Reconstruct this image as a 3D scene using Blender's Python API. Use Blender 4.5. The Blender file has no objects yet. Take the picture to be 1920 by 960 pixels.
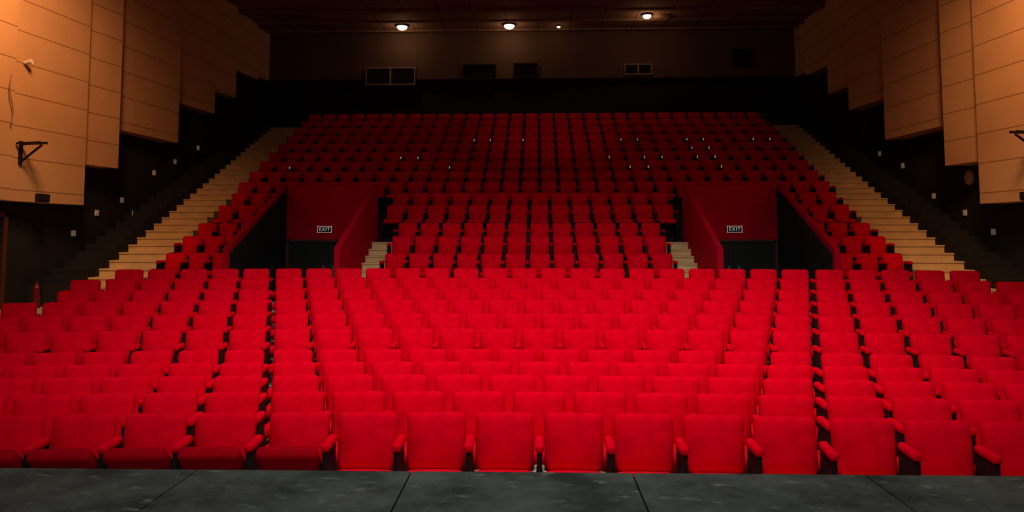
import bpy, bmesh, math, random
from mathutils import Vector, Matrix
random.seed(4)
scene = bpy.context.scene
col = scene.collection
scene.view_settings.view_transform = 'Standard'
scene.view_settings.look = 'None'
CX = -0.25          # axis of the hall (camera stands a little to one side)

# ------------------------------------------------------------------ materials
def mat(name, color, rough=0.8, var=0.0, scale=20, bump=0.0, metallic=0.0, spec=0.3, emit=None, es=0.0, sheen=0.0):
    m = bpy.data.materials.new(name); m.use_nodes = True
    nt = m.node_tree; b = nt.nodes['Principled BSDF']
    b.inputs['Base Color'].default_value = (*color, 1)
    b.inputs['Roughness'].default_value = rough
    b.inputs['Metallic'].default_value = metallic
    b.inputs['Specular IOR Level'].default_value = spec
    if sheen:
        b.inputs['Sheen Weight'].default_value = sheen
        b.inputs['Sheen Tint'].default_value = (*color, 1)
    if emit:
        b.inputs['Emission Color'].default_value = (*emit, 1)
        b.inputs['Emission Strength'].default_value = es
    if var or bump:
        tc = nt.nodes.new('ShaderNodeTexCoord')
        n = nt.nodes.new('ShaderNodeTexNoise'); n.inputs['Scale'].default_value = scale
        n.inputs['Detail'].default_value = 6
        nt.links.new(tc.outputs['Object'], n.inputs['Vector'])
        if var:
            r = nt.nodes.new('ShaderNodeValToRGB')
            r.color_ramp.elements[0].position = 0.3; r.color_ramp.elements[1].position = 0.7
            r.color_ramp.elements[0].color = (*[c*(1-var) for c in color], 1)
            r.color_ramp.elements[1].color = (*[min(1, c*(1+var)) for c in color], 1)
            nt.links.new(n.outputs['Fac'], r.inputs['Fac'])
            nt.links.new(r.outputs['Color'], b.inputs['Base Color'])
        if bump:
            bp = nt.nodes.new('ShaderNodeBump'); bp.inputs['Strength'].default_value = bump
            bp.inputs['Distance'].default_value = 0.01
            nt.links.new(n.outputs['Fac'], bp.inputs['Height'])
            nt.links.new(bp.outputs['Normal'], b.inputs['Normal'])
    return m

def brick_mat(name, color, mortar, axes, bw, rh, ms=0.012, rough=0.85, offset=0.0):
    m = bpy.data.materials.new(name); m.use_nodes = True
    nt = m.node_tree; b = nt.nodes['Principled BSDF']
    b.inputs['Roughness'].default_value = rough
    b.inputs['Specular IOR Level'].default_value = 0.2
    tc = nt.nodes.new('ShaderNodeTexCoord')
    sep = nt.nodes.new('ShaderNodeSeparateXYZ'); cmb = nt.nodes.new('ShaderNodeCombineXYZ')
    nt.links.new(tc.outputs['Object'], sep.inputs[0])
    nt.links.new(sep.outputs[axes[0]], cmb.inputs[0]); nt.links.new(sep.outputs[axes[1]], cmb.inputs[1])
    br = nt.nodes.new('ShaderNodeTexBrick')
    br.offset = offset
    br.inputs['Scale'].default_value = 1
    br.inputs['Brick Width'].default_value = bw; br.inputs['Row Height'].default_value = rh
    br.inputs['Mortar Size'].default_value = ms; br.inputs['Mortar Smooth'].default_value = 0.3
    br.inputs['Color1'].default_value = (*color, 1)
    br.inputs['Color2'].default_value = (*[c*0.93 for c in color], 1)
    br.inputs['Mortar'].default_value = (*mortar, 1)
    nt.links.new(cmb.outputs[0], br.inputs['Vector'])
    n = nt.nodes.new('ShaderNodeTexNoise'); n.inputs['Scale'].default_value = 1.3; n.inputs['Detail'].default_value = 5
    nt.links.new(tc.outputs['Object'], n.inputs['Vector'])
    mx = nt.nodes.new('ShaderNodeMix'); mx.data_type = 'RGBA'; mx.blend_type = 'MULTIPLY'
    mr = nt.nodes.new('ShaderNodeMapRange'); mr.inputs['To Min'].default_value = 0.85; mr.inputs['To Max'].default_value = 1.1
    nt.links.new(n.outputs['Fac'], mr.inputs['Value'])
    mx.inputs['Factor'].default_value = 1
    nt.links.new(br.outputs['Color'], mx.inputs[6]); nt.links.new(mr.outputs[0], mx.inputs[7])
    nt.links.new(mx.outputs[2], b.inputs['Base Color'])
    return m

RED = (0.78, 0.0002, 0.014)
M_velvet = mat('red_velvet', RED, 0.95, 0.16, 7, 0.4, spec=0.01)
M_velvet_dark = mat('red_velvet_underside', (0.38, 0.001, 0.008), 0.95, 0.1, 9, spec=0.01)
M_black = mat('black_frame', (0.012, 0.008, 0.009), 0.6, spec=0.2)
M_plate = mat('pale_plate', (0.8, 0.74, 0.7), 0.4)
M_redpaint = mat('dark_red_panel', (0.55, 0.001, 0.020), 0.85, 0.08, 3, spec=0.05)
M_darkwall = mat('black_wall_paint', (0.022, 0.024, 0.024), 0.85, 0.15, 2, spec=0.1)
M_panel = brick_mat('beige_acoustic_board', (0.64, 0.40, 0.22), (0.30, 0.17, 0.09), (1, 2), 60, 0.66, 0.014)
M_backwall = brick_mat('brown_back_wall', (0.13, 0.085, 0.06), (0.10, 0.065, 0.045), (0, 2), 1.6, 0.95)
M_ceil = brick_mat('ceiling_tile', (0.26, 0.17, 0.12), (0.12, 0.075, 0.055), (0, 1), 1.2, 0.6, 0.03)
M_stair = mat('pale_wood_steps', (0.72, 0.50, 0.24), 0.7, 0.12, 3)
M_floor = mat('beige_floor', (0.55, 0.42, 0.34), 0.8, 0.15, 2)
M_terrace = mat('dark_carpet', (0.04, 0.012, 0.014), 0.95, 0.2, 5)
M_bulb = mat('lamp_glow', (1, 0.8, 0.6), 0.5, emit=(1.0, 0.62, 0.35), es=12)
M_glass = mat('dark_glass', (0.01, 0.01, 0.01), 0.15, spec=0.5)
M_frame = mat('tan_frame', (0.30, 0.2, 0.14), 0.6)
M_door = mat('dark_door', (0.016, 0.018, 0.018), 0.5, spec=0.3)
M_doorframe = mat('brown_door_frame', (0.10, 0.03, 0.02), 0.6)
M_letters = mat('pale_lettering', (0.9, 0.75, 0.7), 0.5, emit=(1, 0.8, 0.72), es=0.3)
M_switch = mat('cream_plastic', (0.65, 0.55, 0.4), 0.5, emit=(1, .85, .6), es=0.04)
M_lampglass = mat('cream_lamp_glass', (0.45, 0.38, 0.25), 0.5)
M_metal = mat('grey_metal', (0.5, 0.5, 0.5), 0.35, metallic=0.8)
M_ext = mat('red_enamel', (0.14, 0.008, 0.008), 0.4)

def stage_mat():
    m = bpy.data.materials.new('scuffed_stage_floor'); m.use_nodes = True
    nt = m.node_tree; b = nt.nodes['Principled BSDF']
    b.inputs['Roughness'].default_value = 0.7; b.inputs['Specular IOR Level'].default_value = 0.15
    tc = nt.nodes.new('ShaderNodeTexCoord')
    n = nt.nodes.new('ShaderNodeTexNoise'); n.inputs['Scale'].default_value = 1.9; n.inputs['Detail'].default_value = 10
    n.inputs['Roughness'].default_value = 0.72
    nt.links.new(tc.outputs['Object'], n.inputs['Vector'])
    r = nt.nodes.new('ShaderNodeValToRGB')
    r.color_ramp.elements[0].position = 0.38; r.color_ramp.elements[0].color = (0.032, 0.042, 0.038, 1)
    r.color_ramp.elements[1].position = 0.68; r.color_ramp.elements[1].color = (0.115, 0.135, 0.120, 1)
    nt.links.new(n.outputs['Fac'], r.inputs['Fac'])
    n2 = nt.nodes.new('ShaderNodeTexNoise'); n2.inputs['Scale'].default_value = 7; n2.inputs['Detail'].default_value = 5
    mp = nt.nodes.new('ShaderNodeMapping'); mp.inputs['Scale'].default_value = (1, 2.2, 1); mp.inputs['Rotation'].default_value = (0, 0, .5)
    nt.links.new(tc.outputs['Object'], mp.inputs[0]); nt.links.new(mp.outputs[0], n2.inputs['Vector'])
    r2 = nt.nodes.new('ShaderNodeValToRGB')
    r2.color_ramp.elements[0].position = 0.62; r2.color_ramp.elements[0].color = (0, 0, 0, 1)
    r2.color_ramp.elements[1].position = 0.72; r2.color_ramp.elements[1].color = (0.6, 0.6, 0.6, 1)
    nt.links.new(n2.outputs['Fac'], r2.inputs['Fac'])
    mx = nt.nodes.new('ShaderNodeMix'); mx.data_type = 'RGBA'
    nt.links.new(r2.outputs['Color'], mx.inputs['Factor'])
    nt.links.new(r.outputs['Color'], mx.inputs[6]); mx.inputs[7].default_value = (0.22, 0.25, 0.21, 1)
    nt.links.new(mx.outputs[2], b.inputs['Base Color'])
    return m
M_stage = stage_mat()

# ------------------------------------------------------------------ helpers
def new_obj(name, me, mats=(), parent=None, loc=(0, 0, 0), **props):
    o = bpy.data.objects.new(name, me)
    col.objects.link(o)
    o.location = loc
    if me is not None and hasattr(me, 'materials'):
        for m in mats: me.materials.append(m)
    if parent: o.parent = parent
    for k, v in props.items(): o[k] = v
    return o

def add_box(bm, x0, x1, y0, y1, z0, z1, mi=0):
    vs = [bm.verts.new(p) for p in ((x0,y0,z0),(x1,y0,z0),(x1,y1,z0),(x0,y1,z0),(x0,y0,z1),(x1,y0,z1),(x1,y1,z1),(x0,y1,z1))]
    for f in ((0,3,2,1),(4,5,6,7),(0,1,5,4),(1,2,6,5),(2,3,7,6),(3,0,4,7)):
        fc = bm.faces.new([vs[i] for i in f]); fc.material_index = mi
    return vs

def box_mesh(name, boxes, bevel=0.0):
    bm = bmesh.new()
    for b in boxes: add_box(bm, *b)
    if bevel:
        bmesh.ops.bevel(bm, geom=bm.edges[:], offset=bevel, segments=2, affect='EDGES', profile=.5)
    me = bpy.data.meshes.new(name); bm.to_mesh(me); bm.free()
    return me

def pad_mesh(name, w, d, h, r, n, puff=0.0, puff_axis=1, taper=0.0, mtx=None, smooth=True):
    bm = bmesh.new(); bmesh.ops.create_cube(bm, size=2)
    bmesh.ops.subdivide_edges(bm, edges=bm.edges[:], cuts=n, use_grid_fill=True)
    dim = Vector((w/2, d/2, h/2))
    for v in bm.verts:
        c = Vector([math.copysign(math.sin(abs(a)*math.pi/2), a) for a in v.co])
        p = Vector([c[i]*dim[i] for i in range(3)])
        q = Vector([max(-(dim[i]-r), min(dim[i]-r, p[i])) for i in range(3)])
        dd = p-q
        if dd.length > 1e-6: p = q + dd.normalized()*r
        o = [i for i in range(3) if i != puff_axis]
        s = (1-c[o[0]]**2)*(1-c[o[1]]**2)
        p[puff_axis] += math.copysign(puff*s, c[puff_axis]) if abs(c[puff_axis]) > .3 else 0
        p.x *= 1+taper*c.z
        v.co = p
    if mtx: bmesh.ops.transform(bm, matrix=mtx, verts=bm.verts)
    bmesh.ops.recalc_face_normals(bm, faces=bm.faces)
    if smooth:
        for f in bm.faces: f.smooth = True
    me = bpy.data.meshes.new(name); bm.to_mesh(me); bm.free()
    return me

def prism(name, prof, x0, x1, mi=None):
    bm = bmesh.new()
    a = [bm.verts.new((x0, y, z)) for y, z in prof]; b = [bm.verts.new((x1, y, z)) for y, z in prof]
    bm.faces.new(a); bm.faces.new(b[::-1])
    n = len(prof)
    for i in range(n): bm.faces.new((a[i], a[(i+1) % n], b[(i+1) % n], b[i]))
    bmesh.ops.recalc_face_normals(bm, faces=bm.faces)
    me = bpy.data.meshes.new(name); bm.to_mesh(me); bm.free()
    return me

# ------------------------------------------------------------------ camera
CAMZ = 2.35
TILT = math.radians(4.0); YAW = math.atan(50/1400)
cam = bpy.data.cameras.new('camera'); cam.sensor_width = 36; cam.lens = 1400/1920*36
py = 443 - 1400*math.tan(TILT)
cam.shift_y = -(480-py)/1920
cam.clip_end = 200
co = bpy.data.objects.new('camera', cam); col.objects.link(co)
co.location = (0, 0, CAMZ); co.rotation_euler = (math.pi/2+TILT, 0, YAW)
scene.camera = co

# ------------------------------------------------------------------ rows
R = 36.0
def arc(x): return -x*x/(2*R)
front = []
fz = [0, 0, 0, 0, 0.02, 0.17, 0.29, 0.416, 0.53, 0.66, 0.80]
for k in range(11): front.append((6.0+0.8*k, fz[k], 8+k))
upper_rel = [(17.0,-.39),(17.8,0.0),(18.6,.33),(19.8,.83),(20.6,1.2)]
for j in range(9): upper_rel.append((21.4+.8*j, 1.57+.38*j))
upper = [(d, h+CAMZ-.95) for d, h in upper_rel]

# ------------------------------------------------------------------ floor
bm = bmesh.new()
xs = [-11 + i*0.5 for i in range(45)]
lev = [(-3.5, 0.0)]
for k in range(11):
    if k >= 4: lev.append((front[k][0]-.5, front[k][1]))
lev.append((14.55, .86))
ends = [l[0] for l in lev[1:]] + [17.0]
prev = 0.0
for (y0, z), y1 in zip(lev, ends):
    last = (y1 == 17.0)
    A = [bm.verts.new((x, y0+(arc(x) if y0 > 4 else 0), prev)) for x in xs]
    B = [bm.verts.new((x, y0+(arc(x) if y0 > 4 else 0), z)) for x in xs]
    C = [bm.verts.new((x, y1+(0 if last else arc(x)), z)) for x in xs]
    for i in range(len(xs)-1):
        if abs(z-prev) > 1e-4: bm.faces.new((A[i], A[i+1], B[i+1], B[i]))
        bm.faces.new((B[i], B[i+1], C[i+1], C[i]))
    prev = z
me = bpy.data.meshes.new('floor'); bm.to_mesh(me); bm.free()
new_obj('floor', me, [M_floor], kind='structure')

VY0, VY1 = 15.8, 19.4
vom = [(-6.75, -4.23), (3.73, 6.25)]     # outer extents of the two exit enclosures
TL, TR = CX-8.65, CX+8.65
CS = [(vom[0][1]+.005, CX-3.36), (CX+3.36, vom[1][0]-.005)]
bm = bmesh.new()
for j, (d, z) in enumerate(upper):
    y0 = d-.5; y1 = upper[j+1][0]-.5 if j+1 < len(upper) else 29.2
    if j <= 2:
        y1 = min(y1, 19.3)
        sg_ = [(TL, vom[0][0]-.005), (CX-3.355, CX+3.355), (vom[1][1]+.005, TR)]
    else: sg_ = [(TL, TR)]
    if j == 3:
        y0 = 19.3
        for a, b in ((TL, vom[0][0]-.005), (vom[0][1]+.005, vom[1][0]-.005), (vom[1][1]+.005, TR)):
            add_box(bm, a, b, y0, 19.56, .2, z)
        y0 = 19.56
    for a, b in sg_: add_box(bm, a, b, y0, y1, .2, z)
me = bpy.data.meshes.new('floor_terrace'); bm.to_mesh(me); bm.free()
new_obj('floor_terrace', me, [M_terrace], kind='structure')

def zside(y): return max(.86, .86+.45*(y-15.75))

def stairs(name, x0, x1, ya, yb, tread, zf=zside, **p):
    n = int(round((yb-ya)/tread)); prof = [(ya, .3)]
    for i in range(n):
        y = ya+i*tread; z = zf(y+tread)
        prof += [(y, z-.035), (y-.025, z-.035), (y-.025, z), (y+tread, z)]
    prof.append((ya+n*tread, .3))
    me = prism(name, prof, x0, x1)
    return new_obj(name, me, [M_stair], **p)
for (a, b) in [(CX-9.9, CX-8.66), (CX+8.66, CX+9.9)]:
    stairs('staircase', a, b, 15.8, 28.1, .4, label='long pale wooden staircase climbing beside the dark side wall', category='stairs', group='long side staircases')
for (a, b) in CS:
    stairs('short_staircase', a, b, 16.4, 19.2, .35, zf=lambda y: .86+(2.2-.86)*(y-16.3)/2.9, label='short pale wooden steps between the exit parapet and seats', category='stairs', group='short centre staircases')
for i, (a, b) in enumerate([(CX-10.6, CX-9.9), (CX+9.9, CX+10.6)]):
    prof = [(15.6, .3)]; y = 15.6
    while y < 28.6:
        z = zside(y+.4)+.30; prof += [(y, z), (y+.4, z)]; y += .4
    prof.append((y, .3))
    o = new_obj('trim_%d' % (i+1), prism('kerb', prof, a, b), [M_darkwall], kind='structure')

# ------------------------------------------------------------------ walls, ceiling
CEIL = 10.4
WL, WR = CX-10.75, CX+10.6
new_obj('wall_left', box_mesh('wl', [(WL-.2, WL, -3.5, 29.2, 0, CEIL+.2)]), [M_darkwall], kind='structure')
new_obj('wall_right', box_mesh('wr', [(WR, WR+.2, -3.5, 29.2, 0, CEIL+.2)]), [M_darkwall], kind='structure')
new_obj('wall_back', box_mesh('wb', [(WL-.2, WR+.2, 29.2, 29.4, 0, CEIL+.2)]), [M_darkwall], kind='structure')
new_obj('wall_back_upper', box_mesh('wbu', [(WL, WR, 28.9, 29.2, 8.52, CEIL)]), [M_backwall], kind='structure')
new_obj('ceiling', box_mesh('ceil', [(WL-.2, WR+.2, -3.5, 29.4, CEIL, CEIL+.2)]), [M_ceil], kind='structure')
for i, y in enumerate([26.1, 27.35, 28.55]):
    new_obj('trim_%d' % (i+3), box_mesh('rib', [(WL, WR, y, y+.07, CEIL-.06, CEIL)]), [M_ceil], kind='structure')

segs = [(11.4, 14.55, 3.07), (14.55, 16.9, 3.07), (16.9, 18.2, 4.04), (18.2, 21.3, 5.07), (21.3, 23.8, 6.34), (23.8, 25.5, 7.18), (25.5, 27.6, 8.28), (27.6, 28.88, 8.5)]
XI = [10.2, 10.15, 10.12, 10.15, 10.2, 10.22, 10.25, 10.3]
PX = CX-.12
for side in (-1, 1):
    for i, (ya, yb, zb) in enumerate(segs):
        xa = PX+side*(XI[i]+.22); xb = PX+side*XI[i]; xw = WL if side < 0 else WR
        bm = bmesh.new()
        pl = [(xa, ya), (xb, yb), (xw, yb), (xw, ya)]
        lo = [bm.verts.new((x, y, zb)) for x, y in pl]; hi = [bm.verts.new((x, y, CEIL)) for x, y in pl]
        bm.faces.new(lo); bm.faces.new(hi)
        for q in range(4): bm.faces.new((lo[q], lo[(q+1) % 4], hi[(q+1) % 4], hi[q]))
        bmesh.ops.recalc_face_normals(bm, faces=bm.faces)
        me = bpy.data.meshes.new('acoustic_wall_panel'); bm.to_mesh(me); bm.free()
        new_obj('acoustic_wall_panel', me, [M_panel], label='tall beige angled acoustic panel on the side wall', category='wall panel', group='angled acoustic wall panels')

wins = [(-6.75, -4.88, 8.33, 8.94, 2, True), (-2.9, -1.7, 8.52, 9.03, 1, False), (-.93, -.06, 8.56, 9.07, 1, False), (3.4, 4.37, 8.66, 9.0, 2, True), (7.6, 8.2, 8.95, 9.55, 1, False)]
for i, (a, b, z0, z1, n, lit) in enumerate(wins):
    y = 28.9; t = .05
    w = new_obj('window_%d' % (i+1), box_mesh('win', [(a, b, y-.06, y, z0, z1)]), [M_glass], kind='structure')
    bx = [(a-t, b+t, y-.1, y-.06, z0-t, z0), (a-t, b+t, y-.1, y-.06, z1, z1+t), (a-t, a, y-.1, y-.06, z0, z1), (b, b+t, y-.1, y-.06, z0, z1)]
    if n == 2: bx.append(((a+b)/2-.03, (a+b)/2+.03, y-.1, y-.06, z0, z1))
    new_obj('window_frame', box_mesh('wf', bx), [M_frame if lit else M_darkwall], parent=w)

# ------------------------------------------------------------------ stage
STZ, STY = 0.972, 4.48
bm = bmesh.new()
cuts = [-6.5, -3.2, -2.02, -.75, .54, 1.88, 3.2, 6.5]
for a, b in zip(cuts, cuts[1:]):
    add_box(bm, a+.005, b-.005, -3, STY, STZ-.03, STZ)
add_box(bm, -6.5, 6.5, -3, STY-.01, 0, STZ-.031)
bmesh.ops.rotate(bm, verts=bm.verts, cent=(0, STY, 0), matrix=Matrix.Rotation(math.radians(.6), 3, 'Z'))
me = bpy.data.meshes.new('stage'); bm.to_mesh(me); bm.free()
new_obj('stage', me, [M_stage], label='worn dark green-grey stage floor of large boards', category='stage')

# ------------------------------------------------------------------ sunken exits
for (A_, B_), outer in zip(vom, ('l', 'r')):
    a, b = A_+.12, B_-.12
    root = new_obj('exit_enclosure', None, label='dark red exit enclosure with sloping parapets and double doors', category='exit enclosure', group='exit enclosures', loc=((a+b)/2, VY0, .86))
    off = Vector(root.location)
    def part(name, me, mats, par=root, label=None):
        me.transform(Matrix.Translation(-off)); o = new_obj(name, me, mats, parent=par)
        if label: o['label'] = label
        return o
    prof = [(VY0, .2), (VY0, 2.10), (VY1+.12, 3.74), (VY1+.12, .2)]
    part('parapet', prism('par', prof, A_, a), [M_redpaint])
    part('parapet', prism('par', prof, b, B_), [M_redpaint])
    lin = [(VY0+.08, .2), (VY0+.08, 1.98), (VY1, 3.58), (VY1, .2)]
    part('parapet_lining', prism('lin', lin, a, a+.02), [M_darkwall], label='black inner lining')
    part('parapet_lining', prism('lin', lin, b-.02, b), [M_darkwall], label='black inner lining')
    part('front_panel', box_mesh('fp', [(a+.02, b-.02, VY1, VY1+.12, 2.27, 3.70)]), [M_redpaint])
    part('top_rail', box_mesh('tr', [(A_, B_, VY1-.02, VY1+.14, 3.70, 3.76)]), [M_redpaint])
    da, db = (a+.06, b-.06)
    part('door_frame', box_mesh('df', [(da-.04, da+.04, VY1-.03, VY1+.1, .2, 2.27), (db-.04, db+.04, VY1-.03, VY1+.1, .2, 2.27), (da, db, VY1-.03, VY1+.1, 2.2, 2.27)]), [M_doorframe])
    mid = (da+db)/2
    for u, v in ((da+.04, mid-.005), (mid+.005, db-.04)):
        dd = part('door', box_mesh('dr', [(u, v, VY1+.02, VY1+.07, .2, 2.19)]), [M_door])
        hx = (v-.12) if u < mid-.1 else (u+.12)
        new_obj('door_handle', box_mesh('dh', [(hx-.015-off.x, hx+.015-off.x, VY1-.03-off.y, VY1+.02-off.y, 1.15-off.z, 1.6-off.z)]), [M_metal], parent=dd)
    part('ramp', prism('rp', [(VY0+.05, .5), (VY0+.05, .84), (VY1, .25), (VY1, .1)], a+.02, b-.02), [M_terrace])
    sx = -5.60 if outer == 'l' else 5.02
    sz, sw, sh = 2.53, .38, .165
    sg = new_obj('exit_sign', box_mesh('sg', [(-sw/2, sw/2, -.03, 0, -sh/2, sh/2)]), [M_black], loc=(sx, VY1, sz), label='small EXIT sign with pale letters above the doors', category='exit sign', group='exit signs')
    t = .011
    new_obj('sign_border', box_mesh('sb', [(-sw/2, sw/2, -.036, -.03, sh/2-t, sh/2), (-sw/2, sw/2, -.036, -.03, -sh/2, -sh/2+t), (-sw/2, -sw/2+t, -.036, -.03, -sh/2, sh/2), (sw/2-t, sw/2, -.036, -.03, -sh/2, sh/2)]), [M_letters], parent=sg)
    tcv = bpy.data.curves.new('exit_text', 'FONT'); tcv.body = 'EXIT'; tcv.size = .12; tcv.align_x = 'CENTER'; tcv.align_y = 'CENTER'
    tcv.extrude = .003; tcv.space_character = 1.25
    to = bpy.data.objects.new('tmp', tcv); col.objects.link(to)
    bpy.context.view_layer.update()
    tm = bpy.data.meshes.new_from_object(to.evaluated_get(bpy.context.evaluated_depsgraph_get()))
    bpy.data.objects.remove(to)
    tm.materials.clear()
    l = new_obj('lettering', tm, [M_letters], parent=sg, loc=(0, -.034, 0)); l.rotation_euler = (math.pi/2, 0, 0)

# ------------------------------------------------------------------ chairs
def back_mtx(): return Matrix.Translation((0, 0.02, .735)) @ Matrix.Rotation(math.radians(-9), 4, 'X')
def seat_mtx(a): return Matrix.Translation((0, -.06, .49)) @ Matrix.Rotation(math.radians(-a), 4, 'X') @ Matrix.Translation((0, -.20, 0))
def make_parts(n, ang):
    back = pad_mesh('backrest', .462, .12, .44, .055, n, .032, 1, .02, back_mtx())
    seat = pad_mesh('seat', .455, .42, .11, .045, n, .012, 2, 0, seat_mtx(ang))
    arm = pad_mesh('armrest', .072, .33, .065, .03, max(2, n//2), 0, 1, 0, Matrix.Translation((0, -.14, .76)))
    bmx = bmesh.new()
    add_box(bmx, -.02, .02, -.28, .02, .05, .73)
    add_box(bmx, -.03, .03, -.33, .08, 0, .05)
    std = bpy.data.meshes.new('side_frame'); bmx.to_mesh(std); bmx.free()
    return back, seat, arm, std
back_m, seat_dn, arm_m, std_m = make_parts(8, 3)
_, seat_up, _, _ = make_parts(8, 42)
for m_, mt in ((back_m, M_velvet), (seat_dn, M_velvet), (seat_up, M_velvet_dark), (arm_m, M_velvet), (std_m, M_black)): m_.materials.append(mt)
proto = {}
P = .543; PU = .55
def make_chair(x, y, z, rot, up, first, extra=(0, 0), label='', grp='red velvet theatre chairs'):
    e = bpy.data.objects.new('theater_chair', None); e.empty_display_size = .1
    col.objects.link(e)
    e.location = (x, y, z); e.rotation_euler = (extra[0], extra[1], rot)
    e['label'] = label; e['category'] = 'chair'; e['group'] = grp
    items = [('backrest', back_m, 0), ('seat', seat_up if up else seat_dn, 0), ('armrest', arm_m, .273), ('side_frame', std_m, .273)]
    if first: items += [('armrest', arm_m, -.273), ('side_frame', std_m, -.273)]
    for nm, me, ox in items:
        if nm not in proto: proto[nm] = bpy.data.objects.new(nm, me)
        o = proto[nm].copy(); o.data = me; o.name = nm; o.parent = e; o.location = (ox, 0, 0)
        col.objects.link(o)
    return e

chairs = []
def vis(x, y):
    c, s = math.cos(YAW), math.sin(YAW)
    xc = x*c + y*s; yc = y*c - x*s
    return abs(xc/yc*1400*1.02) < 960+45*6/yc*1.6
for k, (d, z, n) in enumerate(front):
    rowx = []
    hw = n*P/2; g = .035
    for i in range(n): rowx.append((-hw+P*(i+.5), False))
    lim = 8.15
    i = 0
    while hw+g+P*(i+1) <= lim:
        rowx.append((hw+g+P*(i+.5), False)); i += 1
    last = int((lim-hw-g)/P)
    for i in range(last):
        rowx.append((-(hw+g+P*(i+.5)), i == last-1))
    for x, first in rowx:
        yy = d+arc(x)
        if not vis(x, yy): continue
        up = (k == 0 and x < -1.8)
        chairs.append((x, yy, z, -x/R*1.3+random.uniform(-.014, .014), up, first, k))
uc = []
for j, (d, z) in enumerate(upper):
    if j <= 2: segx = [(CX, 12)]
    elif j <= 4: segx = [(CX, 14)]
    else: segx = [(CX, 31)]
    if j <= 4: segx += [((TL+vom[0][0])/2, 3), ((TR+vom[1][1])/2, 3)]
    for c, n in segx:
        for i in range(n):
            uc.append((c+PU*(i-(n-1)/2), d, z, random.uniform(-.01, .01), False, i == 0, 100+j))
uc.sort(key=lambda c: (c[1]))
room = max(0, 300-len(chairs))
for c in chairs + uc[:room]:
    x, y, z, rot, up, first, k = c
    ex = (0, 0); lab = 'red velvet theatre chair with padded backrest and armrests'
    if k == 0 and 1.85 < x < 2.35:
        ex = (0.03, -0.006); rot -= .03; lab = 'red velvet theatre chair with a loose, slightly tilted backrest'
    if k == 9 and abs(x+5.1) < .28:
        ex = (0.2, 0.03); lab = 'red velvet theatre chair sagging forward'
    if up: lab = 'red velvet theatre chair with its seat tipped up'
    make_chair(x, y, z, rot, up, first, ex, lab)
for o in proto.values(): bpy.data.objects.remove(o)
rest = uc[room:]
b2, s2, a2, f2 = make_parts(3, 3)
def tm_data(me): return [v.co.copy() for v in me.vertices], [tuple(p.vertices) for p in me.polygons]
T = [(tm_data(b2), 0, 0), (tm_data(s2), 0, 0), (tm_data(a2), 0, .275), (tm_data(f2), 1, .275)]
V = []; F = []; MI = []; SM = []
plate = [(-.014, -.305, .69), (.014, -.305, .69), (.014, -.305, .76), (-.014, -.305, .76)]  # small quad added at the armrest end as a painted glint of light
for (x, y, z, rot, up, first, j) in rest:
    mtx = Matrix.Translation((x, y, z)) @ Matrix.Rotation(rot, 4, 'Z')
    for (vs, fs), mi, ox in T:
        off = len(V); V += [mtx @ (v+Vector((ox, 0, 0))) for v in vs]
        for f in fs: F.append(tuple(i+off for i in f)); MI.append(mi); SM.append(mi == 0)
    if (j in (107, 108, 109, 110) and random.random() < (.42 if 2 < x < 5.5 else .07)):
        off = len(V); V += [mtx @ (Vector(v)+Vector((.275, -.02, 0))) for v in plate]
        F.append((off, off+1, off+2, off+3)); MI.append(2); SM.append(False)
me = bpy.data.meshes.new('theater_chair_rows'); me.from_pydata([tuple(v) for v in V], [], F)
for p, mi, sm in zip(me.polygons, MI, SM): p.material_index = mi; p.use_smooth = sm
me.update()
M_glint = mat('painted_pale_glint', (0.85, 0.8, 0.8), 0.3, emit=(1, .85, .85), es=.22)  # pale glowing colour imitates light glinting between the upper chairs
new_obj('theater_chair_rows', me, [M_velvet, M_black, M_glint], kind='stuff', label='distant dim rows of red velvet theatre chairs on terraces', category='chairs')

# ------------------------------------------------------------------ fixtures
def cyl(bm, r, z0, z1, seg=24, mi=0, r2=None):
    m = Matrix.Translation((0, 0, (z0+z1)/2))
    return bmesh.ops.create_cone(bm, cap_ends=True, segments=seg, radius1=r, radius2=r if r2 is None else r2, depth=abs(z1-z0), matrix=m)
def lamp(x, y, r, e, label):
    bm = bmesh.new(); cyl(bm, r*1.35, -.06, 0, 28); bmh = bpy.data.meshes.new('ceiling_light'); bm.to_mesh(bmh); bm.free()
    o = new_obj('ceiling_light', bmh, [M_black], loc=(x, y, CEIL-.0), label=label, category='ceiling light', group='round ceiling downlights')
    bm = bmesh.new(); bmesh.ops.create_uvsphere(bm, u_segments=20, v_segments=12, radius=r)
    for v in bm.verts: v.co.z = v.co.z*.6-.07
    for f in bm.faces: f.smooth = True
    mb = bpy.data.meshes.new('bulb'); bm.to_mesh(mb); bm.free()
    new_obj('bulb', mb, [M_bulb], parent=o)
    ld = bpy.data.lights.new('glow', 'POINT'); ld.energy = e; ld.color = (1, .5, .25); ld.shadow_soft_size = .1
    lo = bpy.data.objects.new('glow', ld); col.objects.link(lo); lo.location = (0, 0, -.35); lo.parent = o
lamp(-5.2, 27.9, .19, 7, 'round glowing warm ceiling downlight')
lamp(-1.1, 27.9, .19, 7, 'round glowing warm ceiling downlight')
lamp(.78, 28.1, .06, 1, 'tiny glowing ceiling downlight')
lamp(3.95, 26.8, .15, 9, 'glowing warm ceiling downlight beside a round vent')
bm = bmesh.new(); cyl(bm, .34, -.05, 0, 32); cyl(bm, .26, -.08, -.05, 32)
me = bpy.data.meshes.new('vent'); bm.to_mesh(me); bm.free()
new_obj('ceiling_vent', me, [M_frame], loc=(4.55, 27.1, CEIL), label='round tan vent on the ceiling beside a lamp', category='vent')

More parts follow.
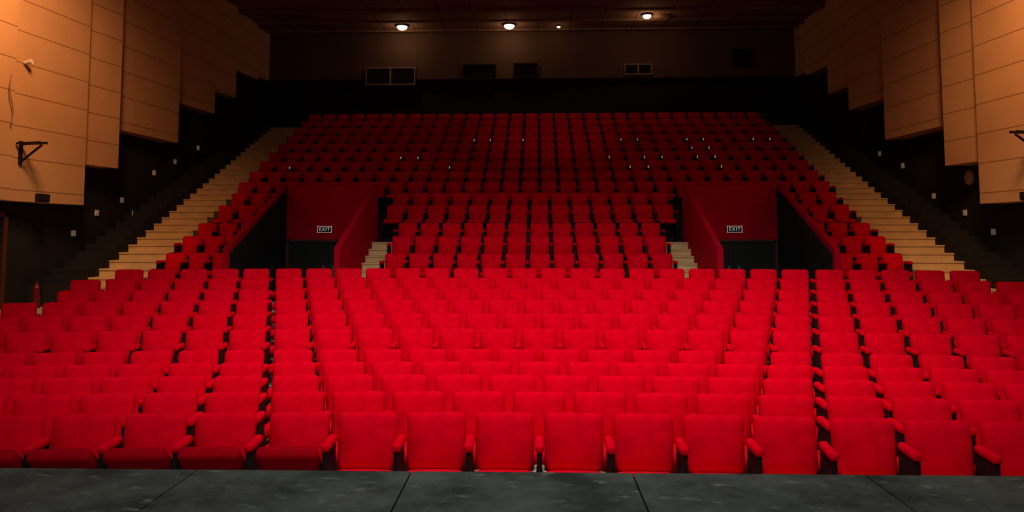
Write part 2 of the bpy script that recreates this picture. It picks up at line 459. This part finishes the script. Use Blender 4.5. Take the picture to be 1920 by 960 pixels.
pl = [(-1, 17.3, 2.42), (-1, 18.2, 2.93), (-1, 19.3, 3.3), (-1, 19.9, 2.98), (-1, 20.9, 4.16), (-1, 22.1, 4.6), (-1, 23.6, 5.2),
      (1, 17.4, 2.45), (1, 18.5, 2.92), (1, 19.9, 3.4), (1, 21.5, 4.35), (1, 22.9, 4.85)]
for s, y, z in pl:
    x = WL if s < 0 else WR
    o = new_obj('wall_plate', box_mesh('wp', [(0, .03, -.07, .07, -.07, .07), (.03, .04, -.05, .05, -.03, .04)], .004), [M_switch], loc=(x, y, z), label='small cream outlet plate on the black side wall', category='wall plate', group='cream wall plates')
    if s > 0: o.rotation_euler = (0, 0, math.pi)
bm = bmesh.new(); cyl(bm, .17, 0, .04, 32); cyl(bm, .12, .04, .07, 32, r2=.06)
me = bpy.data.meshes.new('disc'); bm.to_mesh(me); bm.free()
o = new_obj('wall_lamp', me, [M_lampglass], loc=(WR, 18.25, 3.75), label='round cream lamp mounted on the black side wall', category='wall lamp'); o.rotation_euler = (0, -math.pi/2, 0)

def xpanel(side, y):
    for i, (ya, yb, zb) in enumerate(segs):
        if ya <= y <= yb: return PX+side*(XI[i]+.22-.22*(y-ya)/(yb-ya))
for side, y, z in ((-1, 14.95, 4.25), (1, 15.1, 4.40)):
    x = xpanel(side, y)
    bm = bmesh.new()
    s = -side
    def bar(p, q, w):
        p = Vector(p); q = Vector(q); d = q-p
        rot = d.to_track_quat('Z', 'Y').to_matrix().to_4x4()
        m = Matrix.Translation((p+q)/2) @ rot @ Matrix.Diagonal((w, w, d.length, 1))
        bmesh.ops.create_cube(bm, size=1, matrix=m)
    bar((0, 0, 0), (s*.55, 0, .02), .05); bar((0, 0, -.38), (s*.45, 0, -.02), .035); bar((.0, 0, -.42), (0, 0, .06), .06)
    bar((0, -.12, 0), (s*.5, -.12, .02), .04)
    me = bpy.data.meshes.new('wall_bracket'); bm.to_mesh(me); bm.free()
    new_obj('wall_bracket', me, [M_black], loc=(x+s*.02, y, z), label='black metal bracket on the beige side wall panel', category='bracket', group='black wall brackets')
for side, y in ((-1, 15.55), (1, 15.4)):
    x = xpanel(side, y); s = -side
    o = new_obj('wall_speaker', box_mesh('sp', [(-.06, .06, -.16, .16, -.08, .08)], .01), [M_black], loc=(x+s*.07, y, 3.17), label='small black box mounted low on the beige panel', category='wall box', group='small black wall boxes')
    new_obj('front_grille', box_mesh('gr', [(-.005, .005, -.12, .12, -.05, .05)]), [M_door], parent=o, loc=(s*.064, 0, 0))
bm = bmesh.new(); cyl(bm, .035, 0, .16, 20, r2=.055)
me = bpy.data.meshes.new('spot'); bm.to_mesh(me); bm.free()
o = new_obj('wall_spotlight', me, [M_plate], loc=(xpanel(-1, 14.95)+.02, 14.95, 5.95), label='small white spotlight on the beige side panel', category='spotlight'); o.rotation_euler = (0, math.radians(80), 0)
cv = bpy.data.curves.new('tmpcable', 'CURVE'); cv.dimensions = '3D'; cv.bevel_depth = .012
sp = cv.splines.new('BEZIER'); pts = [(0, 0, 0), (.03, -.06, -.35), (.02, .06, -.75), (.03, .02, -1.0)]
sp.bezier_points.add(len(pts)-1)
for b_, p_ in zip(sp.bezier_points, pts): b_.co = p_; b_.handle_left_type = b_.handle_right_type = 'AUTO'
to = bpy.data.objects.new('tmp2', cv); col.objects.link(to); bpy.context.view_layer.update()
cm = bpy.data.meshes.new_from_object(to.evaluated_get(bpy.context.evaluated_depsgraph_get())); bpy.data.objects.remove(to); cm.materials.clear()
new_obj('hanging_cable', cm, [M_frame], loc=(xpanel(-1, 14.5)+.03, 14.4, 5.6), label='thin brown cable hanging on the beige wall panel', category='cable')
bm = bmesh.new(); cyl(bm, .08, 0, .42, 24); cyl(bm, .08, .42, .5, 24, r2=.03); cyl(bm, .025, .5, .58, 16)
me = bpy.data.meshes.new('fire_extinguisher'); bm.to_mesh(me); bm.free()
o = new_obj('fire_extinguisher', me, [M_ext], loc=(WL+.55, 15.3, .86), label='red fire extinguisher standing near the black side wall', category='fire extinguisher')
bm = bmesh.new(); add_box(bm, -.015, .1, -.015, .015, .55, .59); add_box(bm, .085, .1, -.012, .012, .25, .59)
me = bpy.data.meshes.new('hose'); bm.to_mesh(me); bm.free(); new_obj('hose', me, [M_black], parent=o)
o = new_obj('door_1', box_mesh('d1', [(WL, WL+.06, 12.9, 14.9, .55, 2.75)]), [M_door], kind='structure')
new_obj('door_frame', box_mesh('d1f', [(WL, WL+.09, 12.8, 12.9, .55, 2.85), (WL, WL+.09, 14.9, 15.0, .55, 2.85), (WL, WL+.09, 12.8, 15, 2.75, 2.85)]), [M_doorframe], parent=o)

# ------------------------------------------------------------------ lights
def aim(o, t): o.rotation_euler = (Vector(t)-o.location).to_track_quat('-Z', 'Y').to_euler()
def spot(loc, tgt, e, ang, colr=(1, 1, 1), blend=1, size=.6):
    l = bpy.data.lights.new('spot', 'SPOT'); l.energy = e; l.spot_size = math.radians(ang); l.spot_blend = blend; l.color = colr; l.shadow_soft_size = size
    o = bpy.data.objects.new('spot', l); col.objects.link(o); o.location = loc; aim(o, tgt); return o
def area(loc, tgt, e, size, colr=(1, 1, 1)):
    l = bpy.data.lights.new('area', 'AREA'); l.energy = e; l.size = size; l.color = colr
    o = bpy.data.objects.new('area', l); col.objects.link(o); o.location = loc; aim(o, tgt); return o
spot((0, 5.3, 10.2), (0, 11.0, .6), 2900, 82, (1, .94, .90), 1, .2)
spot((0, 1.2, 8.2), (0, 8.0, .6), 900, 92, (1, .94, .90), 1, .25)
spot((0, 19.0, 10.1), (.3, 25.8, 5.8), 105, 46, (1, .9, .85), 1, .2)
for s in (-1, 1):
    # wide house spots washing the outer front seats
    spot((CX+s*4.5, 3.5, 9.8), (CX+s*5.8, 10.6, .6), 620, 62, (1, .94, .90), 1, .25)
    spot((CX+s*7.7, 12.0, 8.6), (CX+s*10.5, 14.5, 6.2), 1350, 90, (1, .42, .15), 1, .6)
    spot((CX+s*5.5, 10, 9.6), (CX+s*9.8, 16.4, 1.0), 800, 33, (1, .64, .30), 1, .2)
area((0, -1, 6), (0, 4, 0), 72, 3, (.9, 1, .93))
w = bpy.data.worlds.new('world'); scene.world = w; w.use_nodes = True
w.node_tree.nodes['Background'].inputs[0].default_value = (.6, .65, .6, 1)
w.node_tree.nodes['Background'].inputs[1].default_value = 0.03
